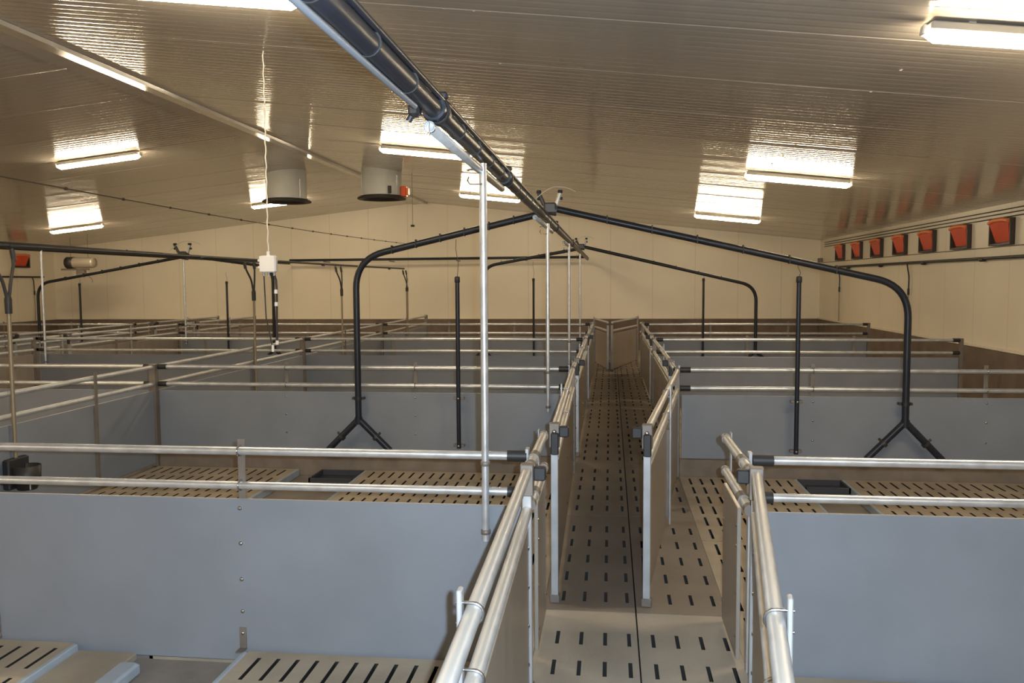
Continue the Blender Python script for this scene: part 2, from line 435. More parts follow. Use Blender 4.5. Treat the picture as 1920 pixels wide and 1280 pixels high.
ROWN = ['nearest row', 'second row', 'third row', 'fourth row']
postsL = {0: [2.83, 1.46], 1: [2.78, 1.42], 2: [2.78, 1.42], 3: [2.78, 1.42]}
for i, y in enumerate(D):
    z0 = .17 if i in (1, 3) else -.065 if i == 0 else .03
    fine = i < 2
    L = (CL - .05) - (LD + .04)
    fence('pen_divider', ['blue-grey pen divider filling the lower left, bolts down its panel', 'pen divider left of the passage behind a forked drop pipe',
                          'pen divider left of the passage, third back from the camera', 'pen divider left of the passage, farthest one before the end wall'][i],
          'pen divider', (LD + .04, y, 0), 0, L, z0, [L - (CL - .05) + LD + .04 + 0 + p for p in []] + [p for p in ((L - (-.42 + 1.90), L - (-.42 + 3.29)) if i == 0 else (L - (-.42 + 1.96), L - (-.42 + 3.32)))],
          (1, 1), bolts=fine, fine=fine, feet=(i == 0), group='pen dividers left of the main passage')
    if i == 0:
        q = L - (-.42 + 3.29)
        MB().box(q - .02, q + .016, -.019, -.011, .03, ZP + .01, .001).build('front_bar', M['frame'], [o for o in COL.objects if o.name == 'pen_divider'][0])
    xr = [XR - .06, XR - .06, 4.92, 4.98][i]
    x0 = CR + .05
    L = xr - x0
    fence('pen_divider', ['blue-grey pen divider filling the lower right corner', 'pen divider right of the passage behind a forked drop pipe',
                          'pen divider right of the passage, third back, ending short of the wall', 'pen divider right of the passage, farthest back before the end wall'][i],
          'pen divider', (x0, y, 0), 0, L, z0, [[2.6], [1.24, 2.81], [1.3, 2.8], [1.3, 2.8]][i], (1, 1), bolts=fine, fine=fine,
          ends=[] if i < 2 else [(L + .03, .05, 1.07)], group='pen dividers right of the main passage')
    if i >= 1:
        L = (LD - .04) - (OFF + CR + .05)
        fence('pen_divider', ['', 'pen divider beyond the long fence, nearest one at the left edge', 'pen divider beyond the long fence, middle one of three',
                              'pen divider beyond the long fence, farthest one before the end wall'][i], 'pen divider', (OFF + CR + .05, y, 0), 0, L, z0,
              [1.3, 2.8], (1, 1), bolts=False, fine=False, group='pen dividers of the middle block')
    if i >= 2:
        L = (OFF + CL - .05) - (XL + .08)
        fence('pen_divider', ['', '', 'pen divider left of the far passage, nearer of two at the left edge', 'pen divider left of the far passage, farther of two by the left wall'][i],
              'pen divider', (XL + .08, y, 0), 0, L, z0, [1.5, 3.2, 4.8], (1, 1), bolts=False, fine=False, group='pen dividers by the left wall')
# long divider between the blocks, one stretch per pen; bars on the right-hand side
LDS = [(.4, D[0]), (D[0], D[1]), (D[1], D[2]), (D[2], D[3]), (D[3], 21.3)]
for i, (a, b) in enumerate(LDS):
    if i == 0: continue
    t = fence('long_divider', ['', 'long fence running away on the left, nearest stretch with two rusty bars', 'long fence on the left, stretch behind the first corner post',
              'long fence on the left, stretch between the third and fourth cross dividers', 'long fence on the left, last stretch by the end wall'][i], 'pen divider',
              (LD, a, 0), PI / 2, b - a, .03, [[], [3.1], [2.4], [2.0], [2.0]][i], (0, 0), rm='dsteel', r=.021, back=-1, bolts=False, fine=False,
              wide=[.04, .045, .075, .05, .05][i], group='stretches of the long fence')
    for z in (0,):
        MB().box(b - a - .075, b - a - .002, -.034, .034, 0, ZR + .03, .003).build('corner_post', M['bar'], t)

# ------------------------------------------------------------------ passage gates and short fixed panels
def latch(parent, x, y, side):
    """latch at a gate's free end: socket, bolt head and a black lever"""
    lo = MB().box(x - .028, x + .03, -.03, .03, ZR - .11, ZR + .035, .004).build('latch', M['bar'], parent)
    MB().dome((x + .03, 0, ZR - .015), .014, (1, 0, 0)).build('bolt', M['bolt'], lo)
    lev = MB().box(x - .0, x + .045, min(side * .028, side * .085), max(side * .028, side * .085), ZR - .045, ZR + .018, .006)
    lev.box(x + .018, x + .05, side * .0 - .02, side * .0 + .026, ZR - .15, ZR - .02, .006)
    lev.build('latch_lever', M['black'], lo)

def gate(label, hinge, free, inner, group, top=ZR, fine=True, mid=.5, latched=True, flip=False):
    """gate from hinge to free end; inner = +1 when the passage lies on local +y"""
    dx, dy = free[0] - hinge[0], free[1] - hinge[1]; L = math.hypot(dx, dy)
    t = thing('passage_gate', label, 'gate', (hinge[0], hinge[1], 0), math.atan2(dy, dx), group)
    r = .0235
    MB().box(.03, L - .02, -.008, .008, .05, ZP + .0, .003).build('panel', M['gpanel'], t)
    for z in (ZR, ZL):
        MB().tube([(.0, 0, z), (L - .01, 0, z)], r, 16).build('rail', M['dsteel'], t)
    ep = MB().box(L - .02, L + .022, -.0215, .0215, .03, ZR - .06, .003).build('end_post', M['post'], t)
    if latched: latch(t, L, 0, inner)
    MB().box(-.02, .03, -.025, .025, .02, ZR + .03, .003).build('hinge_post', M['bar'], t)
    o = -inner
    y0 = o * (r + .004)
    for x in [L * mid]:
        p = MB().box(x - .019, x + .019, min(y0, y0 + o * .014), max(y0, y0 + o * .014), .02, ZR + .065, .003).build('post', M['post'], t)
        MB().box(x - .019, x + .019, min(o * .008, y0), max(o * .008, y0), .08, ZP - .03).build('spacer', M['bar'], p)
        for z in (ZR, ZL): u_bolt(p, x, 0, z, r, o)
    if fine:
        for x in (.06, L * mid, L - .05):
            for z in (.70, .52, .34, .16):
                MB().dome((x, inner * .008, z), .010, (0, inner, 0)).build('bolt', M['bolt'], t)
                if x > L * mid: MB().dome((x + .02, -inner * .008, z), .010, (0, -inner, 0)).build('bolt', M['bolt'], t)
    # foot socket
    MB().box(L - .03, L + .03, -.03, .03, .0, .05, .005).build('foot_socket', M['bar'], t)
    return t

def short_panel(label, x, ya, yb, inner, group, fine=True):
    L = yb - ya
    t = thing('side_panel', label, 'fence panel', (x, ya, 0), PI / 2, group)
    # local +x runs away from the camera, local +y points to the left
    r = .0225
    MB().box(.03, L - .02, -.01, .01, .03, ZP, .003).build('panel', M['gpanel'], t)
    for z in (ZR, ZL):
        ro = MB().tube([(-.27 if ya < 5 else -.03, 0, z), (L, 0, z)], r, 16).build('rail', M['dsteel'], t)
        MB().tube([(L - .06, 0, z), (L - .035, 0, z)], r + .005, 16).build('clamp_ring', M['bar'], ro)
        if ya < 5: MB().tube([(-.275, 0, z), (-.225, 0, z)], r + .004, 16).build('clamp_ring', M['bar'], ro)
        MB().tube([(-.10 if ya < 5 else -.03, 0, z), (-.01, 0, z)], r + .006, 16).build('clamp_ring', M['bar'], ro)
    o = -inner
    MB().box(-.05 if ya < 5 else -.03, -.0, min(o * .028, o * .045), max(o * .028, o * .045), 0, ZR + .04, .002).build('corner_post', M['post'], t)
    MB().box(L - .03, L + .012, min(o * .026, o * .034), max(o * .026, o * .034), .0, ZR + .03, .002).build('end_post', M['post'], t)
    if fine:
        for xx in (.05, L - .05):
            for z in (.70, .60, .36, .14):
                MB().dome((xx, inner * .01, z), .010, (0, inner, 0)).build('bolt', M['bolt'], t)
    return t

LW, RW = 1, -1   # local +y is left for things running along +Y
def bay_names(kind, side): return ['nearest', 'second', 'third', 'fourth']
gg = 'gates along the main passage'; sg = 'short fixed panels along the main passage'
# main passage, near gates (hinged beside the camera)
gate('passage gate at the lower left with U-bolted post, nearest to the camera', (-.33, .45), (-.375, 3.74), -1, gg)
gate('passage gate at the lower right with U-bolted post, swung slightly inward', (.19, .5), (.645, 3.76), 1, gg)
# local +y of a gate whose hinge is behind its free end (pointing to -Y) is to the right
gate('closed passage gate on the left side, second from the camera', (-.365, 8.17), (-.325, 4.87), 1, gg)
gate('passage gate standing ajar into the walkway, free post at its middle', (.64, 8.12), (.215, 4.86), -1, gg)
for i in (1, 2):
    gate(['', 'closed gate on the left of the walkway, third from the camera', 'closed gate on the left of the walkway, fourth from the camera'][i], (-.36, D[i + 1] - .08), (-.36, D[i] + .82), 1, gg, fine=(i == 1))
    gate(['', 'closed gate on the right of the walkway behind the ajar gate', 'closed gate on the right of the walkway, farthest straight one'][i], (.64, D[i + 1] - .08), (.64, D[i] + .82), -1, gg, fine=(i == 1))
for i in range(4):
    short_panel(['short fixed panel left of the walkway at the nearest divider', 'short fixed panel left of the walkway at the second divider', 'short fixed panel left of the walkway at the third divider',
                 'short fixed panel left of the walkway at the farthest divider'][i], -.37, D[i] + .03, D[i] + .60, -1, sg, fine=i < 2)
    short_panel(['short fixed grey-brown panel right of the walkway at the nearest divider', 'short fixed panel right of the walkway at the second divider', 'short fixed panel right of the walkway at the third divider',
                 'short fixed panel right of the walkway at the farthest divider'][i], .63, D[i] + .03, D[i] + .60, 1, sg, fine=i < 2)
# the two end gates folded into a V across the passage
gate('left leaf of the V-shaped end gates across the walkway', (-.36, 19.55), (-.055, 17.85), 1, 'end gates of the main passage', fine=False, mid=.05, latched=False)
gate('right leaf of the V-shaped end gates across the walkway', (.64, 20.1), (.035, 17.84), -1, 'end gates of the main passage', fine=False, mid=.05, latched=False)
# second passage, at the far left
for i in (2, 3):
    for s, x in ((0, OFF + CL), (1, OFF + CR)):
        side = 'left' if s == 0 else 'right'
        row = 'third' if i == 2 else 'fourth'
        short_panel('short fixed panel on the %s of the far left walkway, %s row' % (side, row), x, D[i] + .03, D[i] + .6, -1 if s == 0 else 1, 'short panels of the far passage', fine=False)
        yb = D[i + 1] - .08 if i < 3 else 20.9
        gate('closed gate on the %s of the far left walkway behind the %s row' % (side, row), (x, yb), (x, D[i] + .82), 1 if s == 0 else -1, 'gates of the far passage', fine=False)
for s, x in ((0, OFF + CL), (1, OFF + CR)):
    gate('closed gate on the %s of the far left walkway before the third row' % ('left' if s == 0 else 'right'), (x, D[2] - .08), (x, D[1] + .82), 1 if s == 0 else -1, 'gates of the far passage', fine=False)

# ------------------------------------------------------------------ overhead feed pipes
PX, PZ = -.62, 2.515
P2X = -9.05
def main_pipe(label, x, ya, yb, ties, group):
    t = thing('feed_pipe', label, 'pipe', (x, ya, PZ), 0, group)
    L = yb - ya
    if x < -5: t.location.z = 2.475
    MB().tube([(0, 0, 0), (0, L * .5, -.004), (0, L, 0)], .033, 18).build('main_tube', M['pipe'], t)
    s = MB().tube([(.026, 0, .034), (.026, L, .034)], .0105, 10).build('air_tube', M['pipe'], t)
    for y in ties:
        MB().tube([(.0, y - ya - .004, 0), (.0, y - ya + .004, 0)], .037, 18).build('cable_tie', M['black'], t)
    return t
ties = [1.3 + .42 * k for k in range(18)]
t = main_pipe('long dark grey feed pipe running overhead along the main walkway', PX, -3.1, 22.95, ties, 'overhead feed pipes')
for y in (3.0, 4.95, 9.4, 13.5):
    MB().tube([(0, y + 3.1 - .06, 0), (0, y + 3.1 + .06, 0)], .044, 18).build('coupling', M['pipe'], t)
    c = MB().lathe([(.040, -.016), (.050, -.014), (.050, .014), (.040, .016)], (0, y + 3.1, 0), n=20, axis='y')
    c.box(-.012, .042, y + 3.1 - .012, y + 3.1 + .012, .036, .066, .008)
    c.build('pipe_clamp', M['black'], t)
c = MB().box(-.062, -.022, 2.81 + 3.1, 2.86 + 3.1, -.052, -.008, .009)
c.tube([(-.052, 2.835 + 3.1, -.045), (-.064, 2.835 + 3.1, -.066)], .011, 10)
c.build('pipe_clamp', M['black'], t)
t2 = main_pipe('long dark feed pipe overhead along the far left walkway', P2X, -3.1, 22.95, [], 'overhead feed pipes')
MB().tube([(.03, 4.0, .085), (.0, 12.0, .08), (-.02, 19.3, .055)], .016, 10).build('upper_tube', M['pipe'], t2)
for y in (6.0, 10.0, 14.0, 18.0): MB().tube([(.0, y, .03), (.0, y, .085)], .012, 8).build('hanger', M['black'], t2)
tag(MB().tube([(PX - .014, -2.5, 2.475), (PX - .016, .2, 2.473), (PX - .018, 1.2, 2.474), (PX - .018, 2.0, 2.474), (PX - .016, 2.5, 2.474), (PX - .014, 2.72, 2.475)], .0095, 12).build('hose', M['bluetube']),
    'pale bluish hose under the near end of the overhead pipe', 'hose')
# cross pipe at the end wall
t = thing('cross_pipe', 'dark pipe running across the barn just before the end wall', 'pipe', (P2X, 22.98, 2.56))
MB().tube([(0, 0, 0), (PX - P2X, 0, .02)], .036, 14).build('tube', M['pipe'], t)
for k in range(4): MB().box(1.0 + k * 1.9, 1.04 + k * 1.9, -.04, .45, -.06, -.035, .003).build('bracket', M['bar'], t)

# galvanised support pipes under the feed pipe
def carrier(label, y0, y1, x=PX):
    t = thing('carrier_pipe', label, 'pipe', (x - .005, y0, PZ - .075), 0, 'galvanised carrier pipes under the feed pipe')
    n = 16; R, r = .019, .0155; L = y1 - y0
    V = []
    for y, q in ((0, r), (0, R), (L, R), (L, r)):
        V += [(q * math.cos(2 * PI * k / n), y, q * math.sin(2 * PI * k / n)) for k in range(n)]
    F = [(i * n + k, i * n + (k + 1) % n, ((i + 1) % 4) * n + (k + 1) % n, ((i + 1) % 4) * n + k) for i in range(4) for k in range(n)]
    MB().add(V, F, True).build('tube', M['dsteel'], t)
    MB().lathe([(.0205, -.004), (.0205, .012), (.0185, .012)], axis='y', n=16).build('end_ring', M['steel'], t)
    MB().box(-.001, .001, -.005, .0, -.032, .017).build('hanger_wire', M['bolt'], t)
    return t
carrier('open-ended galvanised pipe slung under the feed pipe before the nearest pole', 2.9, 4.85)
carrier('short galvanised pipe under the feed pipe at the first forked drop pipes', 7.0, 9.1)
carrier('short galvanised pipe under the feed pipe at the third pole', 11.4, 13.4)

def pole(label, x, y, zt=2.50, zb=.625, fine=True):
    t = thing('support_pole', label, 'pole', (x, y, zb), 0, 'galvanised poles under the feed pipes')
    L = zt - zb
    MB().tube([(0, 0, 0), (0, 0, L)], .0185, 14).build('tube', M['steel'], t)
    zc = [ZR - zb, .70 - zb]
    for z in zc:
        MB().lathe([(.019, -.012), (.024, -.010), (.024, .010), (.019, .012)], (0, 0, z - .03), n=14).build('clamp', M['bar'], t)
    if fine:
        # U-shaped wire hook round the carrier pipe, left of the pole
        for z in (L - .03, L - .10):
            pts = [(.0, -.02, z), (-.06, -.021, z), (-.075, -.005, z + (.02 if z < L - .05 else 0)), (-.072, .02, z + (.04 if z < L - .05 else 0))]
            MB().tube(pts, .004, 6).build('hook', M['bolt'], t)
    return t
PN = ['tall galvanised pole standing at the nearest divider left of the walkway', 'galvanised pole at the second divider, under the first feed pipe junction',
      'thin galvanised pole at the third divider left of the walkway', 'thinnest galvanised pole, at the fourth divider near the end wall']
for i, y in enumerate(D):
    pole(PN[i], PX + .01, y - .045, 2.47)
pole('pale pole under the far left feed pipe at its forked junction', P2X + .01, D[3] - .045, 2.47, fine=False)
pole('pale pole at the far left edge under the far feed pipe', P2X + .01, D[2] - .045, 2.47, fine=False)

# drop pipes
def drop_pipe(label, x0, y, z0, xk, zk, xv, zsplit, leg, lab_leg=True):
    """branch: slopes from the feed pipe down to (xk,zk), bends, drops to a fork with two legs"""
    t = thing('drop_pipe', label, 'pipe', (xv, y, .2), 0, 'forked drop pipes')
    P = lambda x, z: (x - xv, 0, z - .2)
    s = 1 if xv > x0 else -1
    sl = (zk - z0) / (xk - x0)
    zc = z0 + sl * (xv - x0)
    pts = rounded([P(x0, z0), P(xv, zc), P(xv, zsplit)], .30, 10)
    MB().tube(pts, .032, 16).build('tube', M['pipe'], t)
    legs = []
    for d in (-1, 1):
        lg = MB().tube([P(xv, zsplit + .02), P(xv + d * leg, .225)], .032, 14).build('leg', M['pipe'], t)
        q = .55
        cx, cz = xv + d * leg * q, zsplit + (.225 - zsplit) * q
        dv = Vector((d * leg, 0, .225 - zsplit)).normalized()
        c = Vector(P(cx, cz))
        MB().tube([c - dv * .015, c + dv * .015], .038, 14).build('clamp', M['hose'], lg)
        nv = Vector((dv.z, 0, -dv.x)) * (1 if d < 0 else -1)
        if nv.z < 0: nv = -nv
        MB().tube([c + nv * .03, c + nv * .065], .012, 8).build('clamp_screw', M['frame'], lg)
    MB().tube([P(xv, zsplit - .03), P(xv, zsplit + .04)], .039, 16).build('fork_socket', M['pipe'], t)
    cl = MB().tube([P(xv, .735), P(xv, .765)], .037, 16).build('pipe_clamp', M['black'], t)
    for d in (-1, 1): MB().box(d * .05 - .012, d * .05 + .012, -.01, .05, .738 - .2, .762 - .2, .002).build('clamp_lug', M['frame'], cl)
    for k in range(6):
        f = .15 + .13 * k; x = x0 + (xv - x0) * f; z = z0 + sl * (x - x0)
        MB().box(x - xv - .006, x - xv + .006, -.034, .034, z - .2 - .036, z - .2 + .046, .003).build('cable_tie', M['black'], t)
    return t
def junction(label, x, y, z):
    """valve block where two drop pipes leave the feed pipe: body and two actuators with black knobs"""
    t = thing('valve_junction', label, 'valve', (x, y, z), 0, 'valve junctions on the feed pipes')
    MB().tube([(-.02, 0, 0), (.08, 0, -.02)], .05, 14).build('valve_body', M['valve'], t)
    MB().box(-.045, .075, -.05, .05, -.045, .06, .015).build('valve_block', M['valve'], t)
    for dx, tilt in ((-.045, -.05), (.075, .035)):
        st = MB().tube([(dx, 0, .04), (dx + tilt, 0, .15)], .02, 10).build('actuator', M['dsteel'] if dx > 0 else M['valve'], t)
        MB().lathe([(0, .155), (.022, .15), (.026, .165), (.022, .18), (0, .182)], (dx + tilt, 0, .0), n=10).build('knob', M['black'], st)
        MB().tube([(dx + tilt * .4, -.0, .10), (dx + tilt * .4 + (.045 if dx > 0 else -.045), 0, .10)], .014, 8).build('knob', M['black'], st)
    if x < -5: t.scale = (1.6, 1.6, 1.45)
    pts = [(-.16, -.05, .06)] + [(-.13 + .05 * k, -.03, .06 + .15 * math.sin(min(1, (k + .6) / 6) * PI * .62)) for k in range(7)] + [(.26, 0, .16)]
    MB().tube(rounded(pts, .03, 3), .004, 6).build('air_hose', M['clear'], t)
    return t
YJ = (8.10, 16.9)
SIDE = {0: 'first', 1: 'second'}
for j, y in enumerate(YJ):
    for k, ox in enumerate((0, OFF)):
        if j == 0 and k == 1: continue
        x = PX + ox
        n = [['left forked drop pipe bending down over the second divider', 'right forked drop pipe bending down over the second divider'],
             ['left drop pipe of the main walkway near the end wall', 'right drop pipe of the main walkway near the end wall'],
             ['', ''], ['drop pipe at the far left edge bending down before the left wall', 'drop pipe coming down right of the far left feed pipe, by the white box']][j + 2 * k]
        x = PX if k == 0 else P2X
        q = [((-2.36, 2.175, -2.51, .52), (2.43, 1.915, 2.73, .56), 2.60), ((-2.31, 2.272, -2.58, .50), (2.55, 1.868, 2.84, .50), 2.60), None, ((-11.86, 2.01, -12.36, .5), (-7.35, 2.292, -7.03, .5), 2.51)][j + 2 * k]
        drop_pipe(n[0], x - .03, y, q[2] - .04, *q[0], .32)
        drop_pipe(n[1], x + .1, y, q[2], *q[1], .34)
        junction(['valve junction on the main feed pipe above the second divider', 'small valve junction on the main feed pipe near the end wall', '', 'valve junction on the far left feed pipe'][j + 2 * k], x + .03, y, q[2])
# the bandaged stretch on the drop pipe near the white box
# standpipes hung between the fork and the passage
def standpipe(label, x, y, ztop, hangz):
    t = thing('standpipe', label, 'pipe', (x, y, .26), 0, 'dark standpipes on the dividers')
    L = ztop - .26
    MB().tube([(0, 0, 0), (0, 0, L)], .0215, 14).build('tube', M['pipe'], t)
    MB().lathe([(0, L + .012), (.022, L + .01), (.027, L), (.027, L - .045), (.0215, L - .05)], n=14).build('top_cap', M['black'], t)
    for z in (.76, .285):
        c = MB().box(-.055, .055, -.0, .05, z - .26 - .014, z - .26 + .014, .003).build('clamp', M['bar'], t)
        MB().dome((0, -.022, z - .26), .012).build('bolt', M['bolt'], c)
    MB().tube([(0, 0, L), (.012, 0, L + (hangz - ztop) * .35), (-.012, 0, L + (hangz - ztop) * .75), (-.008, 0, hangz - .26)], .003, 6).build('hanging_wire', M['wire'], t)
    return t
standpipe('dark standpipe on the second divider left of the tall pole', -1.49, 8.1, 1.95, 2.32)
standpipe('dark standpipe on the second divider right of the walkway', 1.75, 8.1, 1.93, 2.06)
standpipe('thin dark standpipe near the end wall left of the walkway', -1.545, 16.9, 1.97, 2.32)
standpipe('thin dark standpipe near the end wall right of the walkway', 1.826, 16.9, 1.95, 2.06)
standpipe('thin dark standpipe right of the far left feed pipe', -8.05, 16.9, 1.95, 2.15)
standpipe('thin dark standpipe beside the drop pipe at the far left', -11.38, 16.9, 1.93, 2.15)

# ------------------------------------------------------------------ water line with drinkers along the long divider
t = thing('water_pipe', 'thin dark water pipe running above the long fence', 'pipe', (LD, 1.0, 2.20))
MB().tube([(0, 0, .01), (0, 18.0, .03)], .017, 10).build('tube', M['hose'], t)
for y in (3.5, 5.2, 8.3, 12.5, 16.7):
    MB().tube([(0, y - .04, .012), (0, y + .04, .012)], .022, 10).build('coupling', M['black'], t)
def drinker(label, y, split, zf=1.74, bowl=False):
    t = thing('drinker_hose', label, 'drinker', (LD + .062, y, .45), 0, 'drinker hoses above the long fence')
    Z = lambda z: z - .45
    w = .14
    for d in (-1, 1):
        e = d * .008 if not split else -d * .05
        y1 = d * w
        MB().tube(rounded([(-.06, y1, Z(2.2)), (-.04, y1, Z(2.1)), (-.005, y1 * .35, Z(1.95)), (0, e, Z(zf + .05)), (0, e, Z(zf))], .05, 3), .013, 8).build('hose', M['hose'], t)
        MB().tube([(-.055, y1, Z(2.18)), (-.04, y1, Z(2.1))], .02, 8).build('fitting', M['black'], t)
        if split:
            MB().tube([(0, e, Z(zf + .06)), (0, e, Z(zf - .03))], .02, 8).build('fitting', M['black'], t)
            MB().tube([(0, e, Z(zf)), (0, e, 0)], .013, 8).build('steel_tube', M['brass'], t)
    if not split:
        MB().tube([(0, 0, Z(zf + .09)), (0, 0, Z(zf + .05)), (0, 0, Z(zf - .06))], [.018, .028, .026], 10).build('fitting', M['black'], t)
        MB().tube([(0, 0, Z(zf)), (0, 0, 0)], .016, 8).build('steel_tube', M['brass'], t)
    if bowl:
        MB().tube([(0, 0, 0), (0, 0, -.15)], .016, 8).build('lower_tube', M['steel'], t)
    return t
drinker('drinker hose with black fitting at the very left edge', 6.05, False)
drinker('drinker hose pair meeting in one black fitting left of the white box', 10.6, False)
drinker('drinker hose pair above the long fence right of the white box', 14.25, False)
drinker('crossed drinker hose pair at the far end of the water pipe', 19.0, True)
t = thing('drinker_bowl', 'black drinker bowl hung on the long fence at the left edge', 'drinker', (LD + .03, 6.05, .28))
mb = MB()
prof = [(0, .0), (.07, .01), (.10, .08), (.105, .20), (.095, .20), (.085, .10), (.0, .05)]
mb.lathe(prof, (.12, 0, .0), n=20)
mb.box(.0, .06, -.12, .12, .02, .26, .01)
mb.build('bowl', M['black'], t)
MB().tube([(.19, -.06, .19), (.19, -.06, .02)], .006, 6).build('rim_edge', M['steel'], t)

# ------------------------------------------------------------------ white box on its cord
t = thing('junction_box', 'white junction box hanging on a long cord from the ceiling', 'junction box', (-2.99, 7.1, 2.0))
MB().box(-.075, .075, -.03, .03, 0, .148, .012).build('box', M['whitep'], t)
MB().box(-.07, .07, -.037, -.03, .005, .143, .004).build('lid', M['whitep'], t)
MB().tube([(0, 0, .145), (0, 0, .185)], .016, 12).build('cable_gland', M['whitep'], t)
for z in (.045, .105): MB().tube([(-.07, 0, z), (-.095, 0, z)], .013, 10).build('cable_gland', M['whitep'], t)
for x in (-.045, .0, .05): MB().tube([(x, 0, .005), (x, 0, -.03)], .011, 10).build('cable_gland', M['post'], t)
ztop = ceil_z(-2.99) - 2.0
n = 40
MB().tube([(.004 * math.sin(k * 1.9), .004 * math.cos(k * 1.9), .185 + (ztop - .195) * k / n) for k in range(n + 1)], .0065, 6).build('cord', M['rope'], t)
MB().tube([(-.045, 0, -.02), (-.04, 0, -.2), (-.035, 0, -.4), (.01, .0, -.62), (.02, 0, -.70)], .006, 8).build('sensor_cable', M['hose'], t)
MB().tube([(.02, 0, -.64), (.02, 0, -.70)], .012, 8).build('sensor_tip', M['whitep'], t)
MB().tube([(.05, 0, -.02), (.065, 0, -.07), (.068, 0, -.16), (.066, 0, -.3), (.062, 0, -.45), (.06, 0, -.60)], .010, 10).build('hose_tail', M['hose'], t)
for z in (-.15, -.26, -.60): MB().tube([(.066, -.008, z), (.064, -.008, z - .035)], .016, 8).build('white_tape', M['whitep'], t)

# ------------------------------------------------------------------ lamps
def lamp():
    t = thing('ceiling_lamp', '', 'ceiling lamp')
    L = 1.42; h = .085
    MB().box(-L / 2 + .03, L / 2 - .03, -.056, .056, -.066, -.014, .008).build('housing', M['fixture'], t)
    for x in (-.45, .45): MB().box(x - .02, x + .02, -.03, .03, -.012, .004).build('bracket', M['fixture'], t)
    n = 10; prof = [(.052 * math.cos(PI + PI * k / n), -.064 + .062 * math.sin(PI + PI * k / n)) for k in range(n + 1)]
    V = []; xs = [(-L / 2 + .02, .55), (-L / 2 + .07, 1), (L / 2 - .07, 1), (L / 2 - .02, .55)]
    for x, q in xs: V += [(x, a * q, -.064 + (c + .064) * q) for a, c in prof]
    k = n + 1
    F = [(i * k + j, i * k + j + 1, (i + 1) * k + j + 1, (i + 1) * k + j) for i in range(3) for j in range(n)]
    F += [(i * k + n, i * k, (i + 1) * k, (i + 1) * k + n) for i in range(3)]
    F += [tuple(range(n, -1, -1)), tuple(range(3 * k, 4 * k))]
    MB().add(V, F, True).build('diffuser', M['glow'], t)
    for s in (-1, 1):
        MB().box(min(s * (L / 2 - .02), s * (L / 2 + .005)), max(s * (L / 2 - .02), s * (L / 2 + .005)), -.03, .03, -.088, -.03, .006).build('end_cap', M['cap'], t)
    return t
proto = lamp(); used = False
slopeR = math.atan2(EZ - RZ, XR - RX); slopeL = math.atan2(RZ - EZ, RX - XL)
LAB = {(5.45, 1): 'lit lamp cut by the top left edge of the photo', (5.2, 2): 'brightest lamp at the top right corner',
       (12.4, 0): 'lit lamp on the left ceiling slope, larger of the two at far left', (12.35, 1): 'lit lamp beside the overhead pipe, left of its support pole top',
       (11.75, 2): 'lit lamp on the right ceiling slope, larger one above the red inlets', (19.4, -1): 'lit lamp at the far left, smaller and lower of two',
       (19.6, 0): 'lit lamp half hidden behind the left exhaust chimney', (19.0, 1): 'lit lamp partly behind the tall pole under the overhead pipe',
       (18.6, 2): 'lit lamp on the right ceiling slope, smaller one near the end wall'}
for y, cells in ((-1.6, (-1, 0, 1, 2)), (5.3, (-1, 0)), (5.45, (1,)), (5.2, (2,)), (12.4, (-1, 0)), (12.35, (1,)), (11.75, (2,)), (19.4, (-1,)), (19.6, (0,)), (19.0, (1,)), (18.6, (2,))):
    for c_ in cells:
        x = {-1: -13.08, 0: -7.95, 1: -2.72, 2: 2.5}[c_]
        o = proto if not used else copy_tree(proto); used = True
        o.location = (x, y, ceil_z(x) - .0); o.rotation_euler = (0, -(slopeR if x > RX else slopeL), 0)
        rowt = 'behind the camera' if y < 0 else 'in the row nearest the camera' if y < 6 else 'in the middle row'
        o['label'] = LAB.get((y, c_), 'lit ceiling lamp %s, %s' % (rowt, {-1: 'over the left pens', 0: 'left of the ridge', 1: 'right of the ridge', 2: 'over the right pens'}[c_]))
        o['group'] = 'fluorescent lamps under the ceiling'

# ------------------------------------------------------------------ exhaust chimneys
def chimney(label, x, y, zb, act):
    t = thing('exhaust_chimney', label, 'air duct', (x, y, zb), 0, 'exhaust chimneys')
    h = ceil_z(x) - zb + .12
    R = .385
    MB().lathe([(R, 0), (R, h), (R - .03, h), (R - .03, 0), (R, 0)], n=48).build('duct', M['duct'], t)
    MB().lathe([(R, .05), (R + .02, .045), (R + .085, .012), (R + .09, .0), (R + .08, -.018), (R - .01, -.02), (R - .06, .02), (R - .06, .05)], n=48).build('flange', M['flange'], t)
    MB().lathe([(R - .03, .22), (0, .24)], n=32).build('shutter_disc', M['flange'], t)
    for a in (PI * 1.15, PI * 1.85):
        MB().box(R * math.cos(a) - .01, R * math.cos(a) + .01, R * math.sin(a) - .012, R * math.sin(a) + .004, .02, .42, .002).build('rod', M['post'], t)
    if act:
        b = MB().box(R + .01, R + .12, -.10, .06, .02, .22, .012).build('drive_unit', M['orange'], t)
        MB().box(R + .12, R + .16, -.08, .04, .05, .19, .006).build('drive_cover', M['redlip'], b)
        MB().box(R - .16, R - .10, -R * .95 - .03, -R * .95 + .02, .06, .2, .005).build('rope_block', M['flange'], t)
    return t
chimney('round exhaust chimney hanging below the ceiling, left of the two', -6.33, 16.0, 3.51, False)
chimney('round exhaust chimney with an orange drive unit, right of the two', -4.41, 16.0, 3.54, True)
t = thing('hanging_sensor', 'tiny dark sensor hanging on a wire under the right chimney', 'sensor', (-3.79, 15.93, 3.0))
MB().tube([(0, 0, .02), (0, 0, ceil_z(-3.79) - 3.0)], .004, 6).build('wire', M['wire'], t)
MB().box(-.035, .035, -.02, .02, -.02, .02, .006).build('sensor_body', M['hose'], t)

